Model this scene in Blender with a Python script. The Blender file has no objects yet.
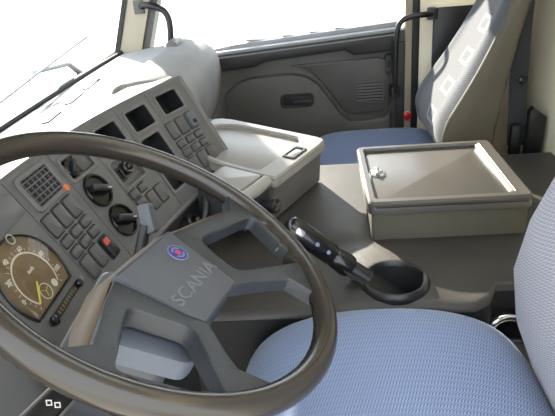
import bpy, bmesh, math, random
from mathutils import Vector, Matrix
random.seed(4)
V = Vector
sc = bpy.context.scene
C = sc.collection

# ------------------------------------------------------------------ camera
cam = bpy.data.cameras.new('camera'); camo = bpy.data.objects.new('camera', cam); C.objects.link(camo)
RI, UP, FW = V((0.048591, -0.995527, -0.081024)), V((0.440294, -0.051464, 0.896377)), V((0.896538, 0.079230, -0.435824))
CAMPOS = V((-0.5699, -0.1931, 1.1230))
camo.matrix_world = Matrix(((RI.x, UP.x, -FW.x, CAMPOS.x), (RI.y, UP.y, -FW.y, CAMPOS.y), (RI.z, UP.z, -FW.z, CAMPOS.z), (0, 0, 0, 1)))
cam.sensor_width = 36; cam.lens = 572 * 36 / 555; cam.clip_start = 0.01; cam.clip_end = 500
sc.camera = camo

# ------------------------------------------------------------------ sky, sun, exposure
w = bpy.data.worlds.new('sky'); sc.world = w; w.use_nodes = True
bg = w.node_tree.nodes['Background']; bg.inputs['Color'].default_value = (0.86, 0.93, 1.0, 1); bg.inputs['Strength'].default_value = 4.2
sun = bpy.data.lights.new('sun', 'SUN'); suno = bpy.data.objects.new('sun', sun); C.objects.link(suno)
sun.energy = 23; sun.angle = math.radians(1.2); sun.color = (1.0, 0.90, 0.76)
SUN_DIR = V((0.815, 0.36, 0.355)).normalized()
suno.rotation_euler = SUN_DIR.to_track_quat('Z', 'Y').to_euler(); suno.location = (6, 1, 8)
vs = sc.view_settings
vs.view_transform = 'Standard'; vs.look = 'None'; vs.gamma = 1; vs.use_curve_mapping = False; vs.exposure = 0.1
sc.display_settings.display_device = 'sRGB'
try:
    sc.cycles.use_denoising = True
    sc.cycles.max_bounces = 10; sc.cycles.diffuse_bounces = 6; sc.cycles.transparent_max_bounces = 12
    sc.cycles.caustics_reflective = False; sc.cycles.caustics_refractive = False
    sc.cycles.sample_clamp_indirect = 6
except Exception: pass

# ------------------------------------------------------------------ materials
def lin(c): return tuple(((x/255)/12.92 if x/255 <= .04045 else ((x/255+.055)/1.055)**2.4) for x in c)
def nn(nt, t, **k):
    n = nt.nodes.new(t)
    for a, b in k.items(): setattr(n, a, b)
    return n
def plastic(name, rgb, rough=.5, grain=600, bump=.12, var=.12, spec=.5, metal=0, coat=0, blot=6):
    m = bpy.data.materials.new(name); m.use_nodes = True; nt = m.node_tree; b = nt.nodes['Principled BSDF']
    tc = nn(nt, 'ShaderNodeTexCoord'); n1 = nn(nt, 'ShaderNodeTexNoise'); n1.inputs['Scale'].default_value = blot; n1.inputs['Detail'].default_value = 5
    nt.links.new(tc.outputs['Object'], n1.inputs['Vector'])
    r = nn(nt, 'ShaderNodeValToRGB'); c = lin(rgb)
    r.color_ramp.elements[0].position = .3; r.color_ramp.elements[1].position = .7
    r.color_ramp.elements[0].color = (*[x*(1-var) for x in c], 1); r.color_ramp.elements[1].color = (*[min(1, x*(1+var)) for x in c], 1)
    nt.links.new(n1.outputs['Fac'], r.inputs['Fac']); nt.links.new(r.outputs['Color'], b.inputs['Base Color'])
    b.inputs['Roughness'].default_value = rough; b.inputs['Metallic'].default_value = metal
    b.inputs['Specular IOR Level'].default_value = spec
    if coat: b.inputs['Coat Weight'].default_value = coat
    if bump:
        n2 = nn(nt, 'ShaderNodeTexNoise'); n2.inputs['Scale'].default_value = grain; n2.inputs['Detail'].default_value = 2
        nt.links.new(tc.outputs['Object'], n2.inputs['Vector'])
        bp = nn(nt, 'ShaderNodeBump'); bp.inputs['Strength'].default_value = bump; bp.inputs['Distance'].default_value = .002
        nt.links.new(n2.outputs['Fac'], bp.inputs['Height']); nt.links.new(bp.outputs['Normal'], b.inputs['Normal'])
    return m
def emit_free(name, rgb, rough=.6): return plastic(name, rgb, rough, bump=0, var=.03)
def fabric(name, c1, c2, pitch=.0044, squares=False):
    """woven cloth: short diagonal dashes in rows"""
    m = bpy.data.materials.new(name); m.use_nodes = True; nt = m.node_tree; b = nt.nodes['Principled BSDF']
    tc = nn(nt, 'ShaderNodeTexCoord'); sep = nn(nt, 'ShaderNodeSeparateXYZ'); nt.links.new(tc.outputs['UV'], sep.inputs[0])
    def M(op, a, bb=None):
        n = nn(nt, 'ShaderNodeMath', operation=op)
        for i, q in enumerate((a, bb)):
            if q is None: continue
            if isinstance(q, (int, float)): n.inputs[i].default_value = q
            else: nt.links.new(q, n.inputs[i])
        return n.outputs[0]
    u, v = sep.outputs['X'], sep.outputs['Y']
    k = 2*math.pi/pitch
    row = M('SINE', M('MULTIPLY', u, k*.42))
    dash = M('SINE', M('ADD', M('MULTIPLY', v, k), M('ADD', M('MULTIPLY', u, k*.75), M('MULTIPLY', row, 1.5))))
    f = M('ADD', M('MULTIPLY', M('ADD', M('MULTIPLY', dash, .85), M('MULTIPLY', row, .15)), .5), .5)
    n1 = nn(nt, 'ShaderNodeTexNoise'); n1.inputs['Scale'].default_value = 5; nt.links.new(tc.outputs['Object'], n1.inputs['Vector'])
    mix = nn(nt, 'ShaderNodeMix', data_type='RGBA'); mix.inputs[6].default_value = (*lin(c1), 1); mix.inputs[7].default_value = (*lin(c2), 1)
    nt.links.new(f, mix.inputs[0]); col = mix.outputs[2]
    m2 = nn(nt, 'ShaderNodeMix', data_type='RGBA', blend_type='MULTIPLY'); m2.inputs[0].default_value = .18
    nt.links.new(col, m2.inputs[6]); nt.links.new(n1.outputs['Fac'], m2.inputs[7]); col = m2.outputs[2]
    if squares:      # pale woven squares down the middle, as outlines
        du = M('ABSOLUTE', M('SUBTRACT', u, .165))
        fv = M('ABSOLUTE', M('SUBTRACT', M('FRACT', M('MULTIPLY', v, 1/.098)), .5))
        inside = M('MULTIPLY', M('LESS_THAN', du, .050), M('LESS_THAN', fv, .25))
        core = M('MULTIPLY', M('LESS_THAN', du, .036), M('LESS_THAN', fv, .15))
        line = M('SUBTRACT', inside, core)
        m3 = nn(nt, 'ShaderNodeMix', data_type='RGBA'); m3.inputs[7].default_value = (*lin((200, 202, 204)), 1)
        nt.links.new(M('MULTIPLY', line, .45), m3.inputs[0]); nt.links.new(col, m3.inputs[6]); col = m3.outputs[2]
        band = M('GREATER_THAN', M('ABSOLUTE', M('SUBTRACT', u, .225)), .135)
        m4 = nn(nt, 'ShaderNodeMix', data_type='RGBA', blend_type='MULTIPLY'); m4.inputs[7].default_value = (.72, .75, .80, 1)
        nt.links.new(band, m4.inputs[0]); nt.links.new(col, m4.inputs[6]); col = m4.outputs[2]
    nt.links.new(col, b.inputs['Base Color']); b.inputs['Roughness'].default_value = .95; b.inputs['Specular IOR Level'].default_value = .1
    b.inputs['Sheen Weight'].default_value = .25
    bp = nn(nt, 'ShaderNodeBump'); bp.inputs['Strength'].default_value = .35; bp.inputs['Distance'].default_value = .0015
    nt.links.new(f, bp.inputs['Height']); nt.links.new(bp.outputs['Normal'], b.inputs['Normal'])
    return m
def glass(name, tint=(.97, .99, 1), refl=.04):
    m = bpy.data.materials.new(name); m.use_nodes = True; nt = m.node_tree; nt.nodes.remove(nt.nodes['Principled BSDF'])
    t = nn(nt, 'ShaderNodeBsdfTransparent'); t.inputs[0].default_value = (*tint, 1)
    g = nn(nt, 'ShaderNodeBsdfGlossy'); g.inputs['Roughness'].default_value = .03
    
    mx = nn(nt, 'ShaderNodeMixShader'); o = nt.nodes['Material Output']
    mx.inputs[0].default_value = refl; nt.links.new(t.outputs[0], mx.inputs[1]); nt.links.new(g.outputs[0], mx.inputs[2]); nt.links.new(mx.outputs[0], o.inputs[0])
    return m
M = dict(
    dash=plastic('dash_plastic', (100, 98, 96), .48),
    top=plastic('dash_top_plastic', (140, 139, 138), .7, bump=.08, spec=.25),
    module=plastic('module_plastic', (92, 91, 90), .45),
    switch=plastic('switch_plastic', (82, 81, 81), .4, bump=.05),
    gap=plastic('dark_gap', (34, 33, 32), .7),
    pocket=plastic('pocket_black', (22, 24, 26), .6),
    black=plastic('black_plastic', (26, 26, 27), .38, bump=.05),
    gloss=plastic('gloss_black', (20, 20, 21), .2, bump=0),
    cover=plastic('hub_vinyl_skylit', (82, 88, 98), .45, bump=.3, grain=500),  # hub vinyl made paler and bluer: sky light painted in
    print=emit_free('dial_print', (222, 218, 210)),
    rim=plastic('rim_polyurethane', (50, 45, 39), .22, bump=.02, grain=900),
    hub=plastic('hub_vinyl', (46, 48, 51), .42, bump=.35, grain=500),
    pad=plastic('pad_vinyl', (70, 72, 77), .45, bump=.3, grain=650),
    letter=plastic('lettering_grey', (96, 98, 102), .45, bump=0),
    hubwarm=plastic('hub_warm_light', (88, 68, 36), .5),  # tan stands for warm light on the hub's front sides
    lower=plastic('lower_dash', (48, 51, 55), .5),
    shroud=plastic('shroud_plastic', (66, 68, 72), .45),
    stalkg=plastic('stalk_grey', (88, 93, 98), .5),
    white=emit_free('white_print', (226, 226, 222)),
    yellow=emit_free('yellow_needle', (214, 200, 60)),
    dial=plastic('dial_face', (122, 104, 78), .35, bump=0, var=.25, blot=14),
    lampred=emit_free('lamp_red', (196, 74, 66), .4), orange=emit_free('orange_dot', (206, 108, 58), .5),
    red=emit_free('red_lens', (206, 36, 40), .3),
    blue=emit_free('emblem_blue', (40, 52, 128), .3),
    pale=emit_free('emblem_silver', (112, 116, 136), .3), emred=emit_free('emblem_red', (168, 62, 74), .3),
    silver=plastic('silver', (190, 190, 188), .3, metal=.9, bump=0),
    chrome=plastic('chrome', (214, 214, 214), .16, metal=1, bump=0),
    tray=plastic('tray_plastic', (152, 148, 142), .36, bump=.05),
    lid=plastic('box_lid_plastic', (76, 73, 69), .33, bump=.06),
    box=plastic('box_body_carpet', (84, 81, 68), .85, bump=.5, grain=300),
    tunnel=plastic('engine_mat', (58, 55, 51), .5, bump=.25, grain=220, var=.22, blot=9),
    floorm=plastic('floor_mat', (52, 50, 48), .8, bump=.4, grain=200),
    door=plastic('door_plastic', (80, 78, 75), .55, bump=.3, grain=320),
    doord=plastic('door_plastic_dark', (44, 43, 42), .55, bump=.3, grain=320),
    ledge=plastic('door_ledge', (150, 152, 156), .4),
    cream=plastic('cream_trim', (250, 240, 214), .7, var=.06, bump=.1, grain=160),
    pillar=plastic('pillar_trim', (158, 149, 130), .65, var=.06),
    rubber=plastic('rubber', (18, 18, 19), .6),
    roof=plastic('roof_lining', (196, 190, 176), .9, var=.05),
    seat=fabric('seat_blue', (88, 103, 134), (150, 165, 196)),
    back=fabric('seat_back_lit', (146, 145, 156), (200, 198, 208), .0046),  # driver seat cloth made paler, light from the front painted in
    pcloth=fabric('passenger_cloth', (88, 90, 94), (105, 107, 112), .006, True),
    pcush=fabric('passenger_cushion', (76, 92, 126), (106, 122, 158), .007),
    seatside=plastic('seat_side_vinyl', (84, 78, 66), .7, bump=.25, grain=350),
    belt=plastic('belt_webbing', (50, 53, 56), .8, bump=.3, grain=700),
    glass=glass('window_glass'), lens=glass('gauge_lens', (.93, .92, .9), .03),
    mirror=plastic('mirror_glass', (230, 232, 235), .03, metal=1, bump=0),
    ground=plastic('pale_ground', (190, 186, 178), .9, blot=.5, bump=0),
)

# ------------------------------------------------------------------ mesh helpers
def wloc(o):
    p = V((0, 0, 0))
    while o: p += o.location; o = o.parent
    return p
def obj(name, verts, faces, mat, parent=None, ang=35, uv=None, center=True):
    me = bpy.data.meshes.new(name)
    verts = [V(v) for v in verts]
    lo = V([min(v[i] for v in verts) for i in range(3)]); hi = V([max(v[i] for v in verts) for i in range(3)])
    c = (lo+hi)/2; c.z = lo.z
    me.from_pydata([v-c for v in verts], [], faces)
    bm = bmesh.new(); bm.from_mesh(me); bmesh.ops.recalc_face_normals(bm, faces=bm.faces[:]); bm.to_mesh(me); bm.free()
    if uv:
        lay = me.uv_layers.new(name='UVMap')
        for l in me.loops: lay.data[l.index].uv = uv[l.vertex_index]
    me.materials.append(M[mat] if isinstance(mat, str) else mat)
    for p in me.polygons: p.use_smooth = True
    me.set_sharp_from_angle(angle=math.radians(ang))
    o = bpy.data.objects.new(name, me); C.objects.link(o)
    o.location = c - (wloc(parent) if parent else V((0, 0, 0))); o.parent = parent
    return o
def thing(name, label, cat, loc=(0, 0, 0), group=None):
    o = bpy.data.objects.new(name, None); C.objects.link(o); o.location = loc; o.empty_display_size = .05
    o['label'] = label; o['category'] = cat
    if group: o['group'] = group
    return o
def tag(o, label, cat, group=None):
    o['label'] = label; o['category'] = cat
    if group: o['group'] = group
    return o
def struct(o, label=None, cat=None):
    o['kind'] = 'structure'
    if label: o['label'] = label
    if cat: o['category'] = cat
    return o
class G:                      # mesh collector
    def __init__(s): s.v = []; s.f = []
    def add(s, v, f):
        k = len(s.v); s.v += [V(q) for q in v]; s.f += [tuple(i+k for i in q) for q in f]; return s
    def obj(s, name, mat, parent=None, ang=35): return obj(name, s.v, s.f, mat, parent, ang)
class Fr:                     # local frame
    def __init__(s, o, x, y, z=None):
        s.o = V(o); s.x = V(x).normalized(); y = V(y); s.z = V(z).normalized() if z else s.x.cross(y).normalized()
        s.y = s.z.cross(s.x).normalized()
    def __call__(s, a, b, c=0): return s.o + s.x*a + s.y*b + s.z*c
    def at(s, a, b, c=0): return Fr(s(a, b, c), s.x, s.y, s.z)
WF = Fr((0, 0, 0), (1, 0, 0), (0, 1, 0))
def rr(w, h, r, n=4):         # rounded rectangle outline
    r = min(r, w/2*.999, h/2*.999); out = []
    for cx, cy, a in ((w/2-r, h/2-r, 0), (-w/2+r, h/2-r, 90), (-w/2+r, -h/2+r, 180), (w/2-r, -h/2+r, 270)):
        for i in range(n+1):
            t = math.radians(a+90*i/n); out.append((cx+r*math.cos(t), cy+r*math.sin(t)))
    return out
def circ(r, n=24): return [(r*math.cos(2*math.pi*i/n), r*math.sin(2*math.pi*i/n)) for i in range(n)]
def offset(pl, d):            # shrink an outline towards its inside
    n = len(pl); out = []
    area = sum(pl[i][0]*pl[(i+1) % n][1]-pl[(i+1) % n][0]*pl[i][1] for i in range(n)); sg = 1 if area > 0 else -1
    for i in range(n):
        a, b, c = V(pl[i-1]), V(pl[i]), V(pl[(i+1) % n]); e1 = (b-a); e2 = (c-b)
        if e1.length < 1e-9: e1 = e2
        if e2.length < 1e-9: e2 = e1
        e1 = e1.normalized(); e2 = e2.normalized(); nrm = V((-e1.y-e2.y, e1.x+e2.x))
        if nrm.length < 1e-6: nrm = V((-e1.y, e1.x))
        nrm.normalize(); k = max(.35, nrm.dot(V((-e1.y, e1.x)))); q = b + nrm*(sg*d/k); out.append((q.x, q.y))
    return out
def loops(rings, cap0=True, cap1=True, closed=True):
    v = []; f = []; n = len(rings[0])
    for r in rings: v += [V(q) for q in r]
    for k in range(len(rings)-1):
        for i in range(n if closed else n-1):
            j = (i+1) % n; f.append((k*n+i, k*n+j, (k+1)*n+j, (k+1)*n+i))
    if cap0: f.append(tuple(range(n-1, -1, -1)))
    if cap1: f.append(tuple((len(rings)-1)*n+i for i in range(n)))
    return v, f
def slab(fr, pl, z0, z1, bev=.001):      # outline extruded from z0 up to z1 with a rounded top edge
    rings = [[fr(a, b, z0) for a, b in pl]]
    if bev:
        p1 = offset(pl, bev*.3); p2 = offset(pl, bev)
        rings += [[fr(a, b, z1-bev) for a, b in pl], [fr(a, b, z1-bev*.3) for a, b in p1], [fr(a, b, z1) for a, b in p2]]
    else: rings += [[fr(a, b, z1) for a, b in pl]]
    return loops(rings)
def ringslab(fr, po, pi, z0, z1, bev=.0008):
    po2 = offset(po, bev); pi2 = offset(pi, -bev)
    rings = [[fr(a, b, z0) for a, b in po], [fr(a, b, z1-bev) for a, b in po], [fr(a, b, z1) for a, b in po2],
             [fr(a, b, z1) for a, b in pi2], [fr(a, b, z1-bev) for a, b in pi], [fr(a, b, z0) for a, b in pi]]
    return loops(rings, False, False)
def lathe(fr, prof, n=28, cap=True):     # prof: (radius, height)
    return loops([[fr(r*math.cos(2*math.pi*i/n), r*math.sin(2*math.pi*i/n), h) for i in range(n)] for r, h in prof], cap, cap)
def tube(pts, r, n=10, cap=True):
    pts = [V(p) for p in pts]; rs = r if isinstance(r, (list, tuple)) else [r]*len(pts); rings = []; up = None
    for i, p in enumerate(pts):
        d = (pts[min(i+1, len(pts)-1)]-pts[max(i-1, 0)]).normalized()
        if up is None: up = d.orthogonal().normalized()
        up = (up-d*up.dot(d)).normalized(); s = d.cross(up)
        rings.append([p+up*rs[i]*math.cos(2*math.pi*k/n)+s*rs[i]*math.sin(2*math.pi*k/n) for k in range(n)])
    return loops(rings, cap, cap)
def smooth_path(pts, n=6):
    pts = [V(p) for p in pts]; out = []
    for i in range(len(pts)-1):
        p0, p1, p2, p3 = pts[max(i-1, 0)], pts[i], pts[i+1], pts[min(i+2, len(pts)-1)]
        for k in range(n):
            t = k/n
            out.append(.5*((2*p1)+(p2-p0)*t+(2*p0-5*p1+4*p2-p3)*t*t+(3*p1-p0-3*p2+p3)*t**3))
    return out+[pts[-1]]
def box(fr, a, b, c, bev=.003):           # centred box of full sizes a, b, c, standing on the frame's origin
    return slab(fr, rr(a, b, max(bev, .0005), 3), 0, c, bev)
def bbox(lo, hi, bev=.003):
    return box(Fr(((lo[0]+hi[0])/2, (lo[1]+hi[1])/2, lo[2]), (1, 0, 0), (0, 1, 0)), hi[0]-lo[0], hi[1]-lo[1], hi[2]-lo[2], bev)
def grid(fn, us, vs_):
    v = [fn(a, b) for b in vs_ for a in us]; n = len(us)
    f = [(j*n+i, j*n+i+1, (j+1)*n+i+1, (j+1)*n+i) for j in range(len(vs_)-1) for i in range(n-1)]
    return v, f
def lins(a, b, n): return [a+(b-a)*i/(n-1) for i in range(n)]
def interp(tab, x):
    if x <= tab[0][0]: return tab[0][1]
    for (a, b), (c, d) in zip(tab, tab[1:]):
        if x <= c: return b+(d-b)*(x-a)/(c-a)
    return tab[-1][1]
def text(name, body, fr, size, mat, parent, ex=.0008, off=0, shear=0, xs=1):
    cu = bpy.data.curves.new('txt', 'FONT'); cu.body = body; cu.size = size; cu.extrude = ex; cu.align_x = 'CENTER'; cu.align_y = 'CENTER'; cu.offset = off
    cu.resolution_u = 3
    to = bpy.data.objects.new('txt', cu); C.objects.link(to); bpy.context.view_layer.update()
    me = to.evaluated_get(bpy.context.evaluated_depsgraph_get()).to_mesh()
    vv = [fr(v.co.x*xs, v.co.y, v.co.z) for v in me.vertices]; ff = [tuple(p.vertices) for p in me.polygons]
    to.to_mesh_clear() if hasattr(to, 'to_mesh_clear') else None
    bpy.data.objects.remove(to); bpy.data.curves.remove(cu)
    return obj(name, vv, ff, mat, parent)

# ================================================================== THE CAB SHELL
XR = 1.56                                   # inner face of the passenger side
struct(obj('ground', *bbox((-30, -30, -1.32), (40, 40, -1.30), 0), 'ground'), 'pale sunlit yard ground outside the cab', 'ground')
struct(obj('floor', *bbox((-.45, -.86, -.03), (1.62, .62, .0), 0), 'floorm'), 'dark rubber cab floor under the seats', 'floor')
struct(obj('wall_rear', *bbox((-.45, -.88, 0), (1.62, -.83, 1.75), 0), 'cream'), 'cream rear cab wall behind the seats', 'wall')
g = G()
HX0, HX1, HY0, HY1 = .25, .95, -.80, -.24        # roof opening added out of view, lets in fill light
for lo, hi in (((-.45, -.88, 1.72), (HX0, .24, 1.76)), ((HX1, -.88, 1.72), (1.62, .24, 1.76)), ((HX0, -.88, 1.72), (HX1, HY0, 1.76)), ((HX0, HY1, 1.72), (HX1, .24, 1.76))): g.add(*bbox(lo, hi, 0))
struct(g.obj('ceiling', 'roof'), 'pale padded roof lining of the cab', 'ceiling')
hw = thing('fill_hatch', 'added glazed hatch, out of view, letting fill light into the cab', 'roof hatch', ((HX0+HX1)/2, (HY0+HY1)/2, 1.73)); hw['kind'] = 'structure'
hf = Fr(((HX0+HX1)/2, (HY0+HY1)/2, 1.735), (1, 0, 0), (0, 1, 0))
obj('fill_pane', *slab(hf, rr(HX1-HX0, HY1-HY0, .03), 0, .004, 0), 'glass', hw)
obj('fill_hatch_frame', *ringslab(hf, rr(HX1-HX0+.03, HY1-HY0+.03, .04), rr(HX1-HX0-.03, HY1-HY0-.03, .03), -.025, -.012, .004), 'black', hw)
struct(obj('wall_front', *bbox((-.45, .56, -.03), (1.62, .60, .76), 0), 'floorm'), 'front bulkhead below the windscreen', 'wall')
# windscreen plane: y = .53 at z .765, leaning back
def ws(x, z): 
    curve = .03*max(0, abs(x-.57)/1.0)**3
    return V((x, .53-.30*(z-.765)-curve, z))
g = G(); v, f = grid(lambda a, b: ws(a, b), lins(-.42, 1.54, 15), lins(.76, 1.52, 9)); g.add(v, f)
g.add([q+V((0, .006, 0)) for q in v], f)
struct(g.obj('window_1', 'glass'), 'wide clear windscreen above the dashboard', 'windscreen')
g = G(); g.add(*bbox((-.45, .20, 1.50), (1.62, .36, 1.76), .01)); struct(g.obj('trim_1', 'roof'), 'roof header rail above the windscreen', 'trim')
# windscreen bottom seal
g = G(); g.add(*tube([ws(x, .772)+V((0, -.004, 0)) for x in lins(-.42, 1.53, 15)], .009, 8)); struct(g.obj('trim_2', 'rubber'), 'thin rubber seal along the foot of the windscreen', 'trim')

sv = thing('sun_blocker', 'added roller blind, out of view, blocking sun through the windscreen', 'light blocker', (.58, .36, 1.06))  # added unseen to keep sun off the wheel and driver seat
obj('blocker_cloth', *loops([[ws(x, 1.065)+V((0, -.030, 0)), ws(x, 1.065)+V((0, -.026, 0)), ws(x, 1.49)+V((0, -.026, 0)), ws(x, 1.49)+V((0, -.030, 0))] for x in lins(-.40, 1.50, 15)]), 'door', sv)
obj('blocker_rail', *tube([ws(x, 1.06)+V((0, -.028, 0)) for x in lins(-.40, 1.50, 15)], .009, 10), 'black', sv)
obj('blocker_roller', *tube([ws(x, 1.495)+V((0, -.035, 0)) for x in lins(-.40, 1.50, 15)], .020, 12), 'black', sv)
# passenger-side A pillar
def quad_prism(pts_lo, pts_hi, bev=0): return loops([pts_lo, pts_hi])
def pil(y0, y1, x0, x1, zl=.74, zh=1.66, rake=.36):
    f0 = lambda y, z: y-rake*(z-.76)
    return loops([[V((x0, f0(y0, z), z)), V((x1, f0(y0, z), z)), V((x1, f0(y1, z), z)), V((x0, f0(y1, z), z))] for z in (zl, zh)])
t = thing('trim_3', 'pale passenger-side windscreen pillar with dark rubber strips', 'pillar', (1.53, .46, .74)); t['kind'] = 'structure'
obj('pillar_body', *pil(.51, .43, 1.49, 1.58), 'pillar', t)
obj('front_seal', *pil(.528, .511, 1.485, 1.50), 'rubber', t)
obj('dark_strip', *pil(.429, .404, 1.50, 1.57), 'door', t)

# passenger-side wall behind the door: pillar strips, dark panel
t = thing('wall_right', 'cream passenger-side wall behind the door', 'wall', (1.58, -.68, 0)); t['kind'] = 'structure'
obj('wall_panel', *bbox((1.555, -.84, 0), (1.62, -.564, 1.72), .004), 'cream', t)
obj('dark_panel', *bbox((1.535, -.80, .55), (1.556, -.612, .838), .004), 'black', t)
obj('panel_edge', *bbox((1.533, -.80, .838), (1.556, -.610, .844), .002), 'cream', t)
obj('rubber_strip', *bbox((1.545, -.566, 0), (1.60, -.541, 1.70), .005), 'rubber', t)
obj('post_strip', *bbox((1.552, -.543, 0), (1.60, -.516, 1.70), .004), 'pillar', t)
struct(obj('trim_4', *bbox((1.55, -.53, 1.10), (1.62, .35, 1.76), .01), 'roof'), 'deep rail above the passenger window, lowered to block sun', 'trim')  # brought down out of view to keep sun off the driver cushion

# ------------------------------------------------------------------ passenger door
DX = 1.555
DF = Fr((DX, 0, 0), (0, -1, 0), (0, 0, 1), (-1, 0, 0))     # local x = rearwards (image right), y = up, z = into the cab
dt = thing('door_1', 'dark grey plastic passenger door below the side window', 'door', (1.58, -.15, .05)); dt['kind'] = 'structure'
def dtop(a): return .728+.041*(a+.19)/.69       # sill height, a = -y
pl = [(-.24, .05), (.517, .05), (.517, dtop(.50)), (-.24, dtop(-.24))]
obj('door_skin', *slab(DF, pl, -.045, 0, .004), 'door', dt)
pl = [(-.24, dtop(-.24)-.004), (.498, dtop(.498)-.004), (.498, dtop(.498)+.008), (-.24, dtop(-.24)+.008)]
obj('sill_ledge', *slab(DF, pl, -.075, .004, .003), 'ledge', dt)
pl = [(-.24, dtop(-.24)+.004), (.498, dtop(.498)+.004), (.498, dtop(.498)+.026), (-.10, dtop(-.10)+.022), (-.24, dtop(-.24)+.012)]
obj('outer_ledge', *slab(DF, pl, -.075, -.03, .004), 'ledge', dt)
# upper padded rail with its stepped lower edge
pl = [(-.165, dtop(-.165)-.008), (-.165, dtop(-.1)-.062), (-.03, dtop(0)-.058), (.01, dtop(0)-.042), (.30, dtop(.3)-.040), (.335, dtop(.33)-.062), (.485, dtop(.45)-.062), (.485, dtop(.485)-.008)]
obj('upper_rail', *slab(DF, pl, 0, .034, .010), 'doord', dt)
# lower pad, its top edge swooping down to the rear
pl = [(-.15, .10), (-.15, .585), (-.10, .625), (-.05, .64), (.10, .645), (.16, .63), (.20, .60), (.285, .475), (.31, .455), (.36, .452), (.44, .462), (.465, .48), (.465, .10)]
obj('lower_pad', *slab(DF, pl, 0, .034, .012), 'door', dt)
pl = [(.10, .672), (.145, .66), (.18, .637), (.215, .60), (.295, .487), (.32, .474), (.43, .478), (.46, .50), (.462, .60), (.448, .625), (.448, .67), (.42, .68)]
mid = obj('mid_panel', *slab(DF, pl, 0, .012, .006), 'door', dt)
# door pull cup, speaker grille, latch
fr = DF.at(.118, .548, .034)
pull = obj('pull_cup', *ringslab(fr, rr(.125, .052, .018), rr(.105, .036, .014), -.002, .006, .003), 'doord', dt)
obj('cup_floor', *slab(fr.at(0, 0, -.001), rr(.104, .035, .012), 0, .002, .0005), 'pocket', pull)
obj('pull_bar', *slab(fr.at(.018, -.006), rr(.07, .016, .006), 0, .010, .003), 'doord', pull)
fr = DF.at(.386, .555, .012)
spk = obj('speaker_grille', *ringslab(fr, rr(.108, .082, .008), rr(.092, .066, .005), 0, .004, .001), 'door', dt)
obj('grille_back', *slab(fr, rr(.092, .066, .004), -.001, .001, .0003), 'pocket', spk)
for i in range(6): obj('grille_slat', *slab(fr.at(0, -.0275+.011*i), rr(.092, .0062, .002, 2), 0, .005, .001), 'dash', spk)
fr = DF.at(.458, .653, .0)
lat = obj('latch_cup', *ringslab(fr, rr(.034, .074, .014), rr(.022, .058, .010), 0, .008, .003), 'doord', dt)
obj('latch_tongue', *slab(fr, rr(.012, .026, .004), 0, .006, .001), 'black', lat)
obj('lock_plate', *slab(DF.at(.500, .44, .0), rr(.030, .58, .006), 0, .012, .003), 'doord', dt)
# demister/ledge inserts on the sill, side window
for a, wv in ((-.01, .10), (.10, .045), (.20, .045), (.30, .06)):
    obj('ledge_insert', *slab(Fr((DX+.052, -a, dtop(a)+.022), (0, -1, -.06), (1, 0, 0)), rr(wv, .022, .004), -.001, .006, .002), 'ledge', dt)
g = G(); v, f = grid(lambda a, b: V((1.60, -a if a > 0 else -a-.36*(b-.76), b)), [-.42, .50], [.73, 1.25]); g.add(v, f); g.add([q+V((.004, 0, 0)) for q in v], f)
struct(g.obj('window_2', 'glass'), 'clear passenger side window above the door', 'window')
g = G(); g.add(*tube([(1.60, .19, .74), (1.60, .19, 1.10)], .0022, 8)); struct(g.obj('trim_5', 'ledge'), 'thin pale bar dividing the passenger window', 'trim')

# driver-side doorway (camera looks in through it)
struct(obj('wall_left', *bbox((-.47, -.88, 0), (-.41, -.80, 1.75), .004), 'cream'), 'driver-side door post behind the seat', 'wall')
struct(obj('trim_6', *bbox((-.47, -.80, 1.68), (-.41, .28, 1.76), .004), 'roof'), 'rail above the open driver doorway', 'trim')
struct(obj('trim_7', *pil(.53, .44, -.47, -.42), 'pillar'), 'driver-side windscreen pillar', 'pillar')

# ================================================================== ENGINE COVER between the seats
def tz(x, y):
    z = .51
    z += .012*math.exp(-(((x-.37)/.10)**4+((y+.31)/.10)**4))
    z -= .012*math.exp(-(((x-.50)/.03)**2+((y+.19)/.08)**2))
    e = min(x-.262, .966-x)
    if e < .013: z -= .013-math.sqrt(max(0, .013**2-(.013-e)**2))
    return z
HC = V((.335, -.318, .516))
def xedge(y):
    k = max(0, min(1, (-.462-y)/.04)); return .262+.06*k*k*(3-2*k)
xs = [.262, .264, .268, .275]+lins(.282, .402, 17)+lins(.42, .92, 26)+[.932, .945, .955, .963, .966]; ys = lins(-.829, -.40, 18)+lins(-.392, -.244, 20)+lins(-.23, .06, 14)
def mat_pt(a, b):
    x0 = xedge(b); x = x0+(a-.262)*(.966-x0)/(.966-.262) if a > .41 or b < -.40 else a
    if b < -.40: x = x0+(a-.262)*(.966-x0)/(.966-.262)
    else: x = a
    return V((x, b, tz(a, b)))
v, f = grid(mat_pt, xs, ys); n = len(xs); g = G()
f = [q for q in f if not all((V((v[i].x, v[i].y, 0))-V((HC.x, HC.y, 0))).length < .062 for i in q)]
g.add(v, f)
rim_idx = list(range(n))+[j*n+n-1 for j in range(1, len(ys))]+[(len(ys)-1)*n+i for i in range(n-2, -1, -1)]+[j*n for j in range(len(ys)-2, 0, -1)]
ec = thing('engine_cover', 'dark rubber-matted engine cover between the two seats', 'engine cover', (.63, -.26, 0))
g.obj('mat', 'tunnel', ec, 50)
m_ = len(rim_idx); g2 = G(); g2.v = [v[i]-V((0, 0, .001)) for i in rim_idx]+[V((v[i].x, v[i].y, .0)) for i in rim_idx]
for i in range(m_): j = (i+1) % m_; g2.f.append((i, j, m_+j, m_+i))
g2.obj('side_skirt', 'rubber', ec, 50)
fr = Fr(HC, (1, 0, 0), (0, 1, 0))
obj('gear_collar', *lathe(fr, [(.068, -.02), (.066, .002), (.063, .010), (.060, .013), (.056, .013), (.053, .009), (.051, -.02)], 40, False), 'black', ec)
obj('collar_well', *lathe(fr, [(.0515, .004), (.050, -.03), (.046, -.055), (.01, -.055)], 32, False), 'pocket', ec)
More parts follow.
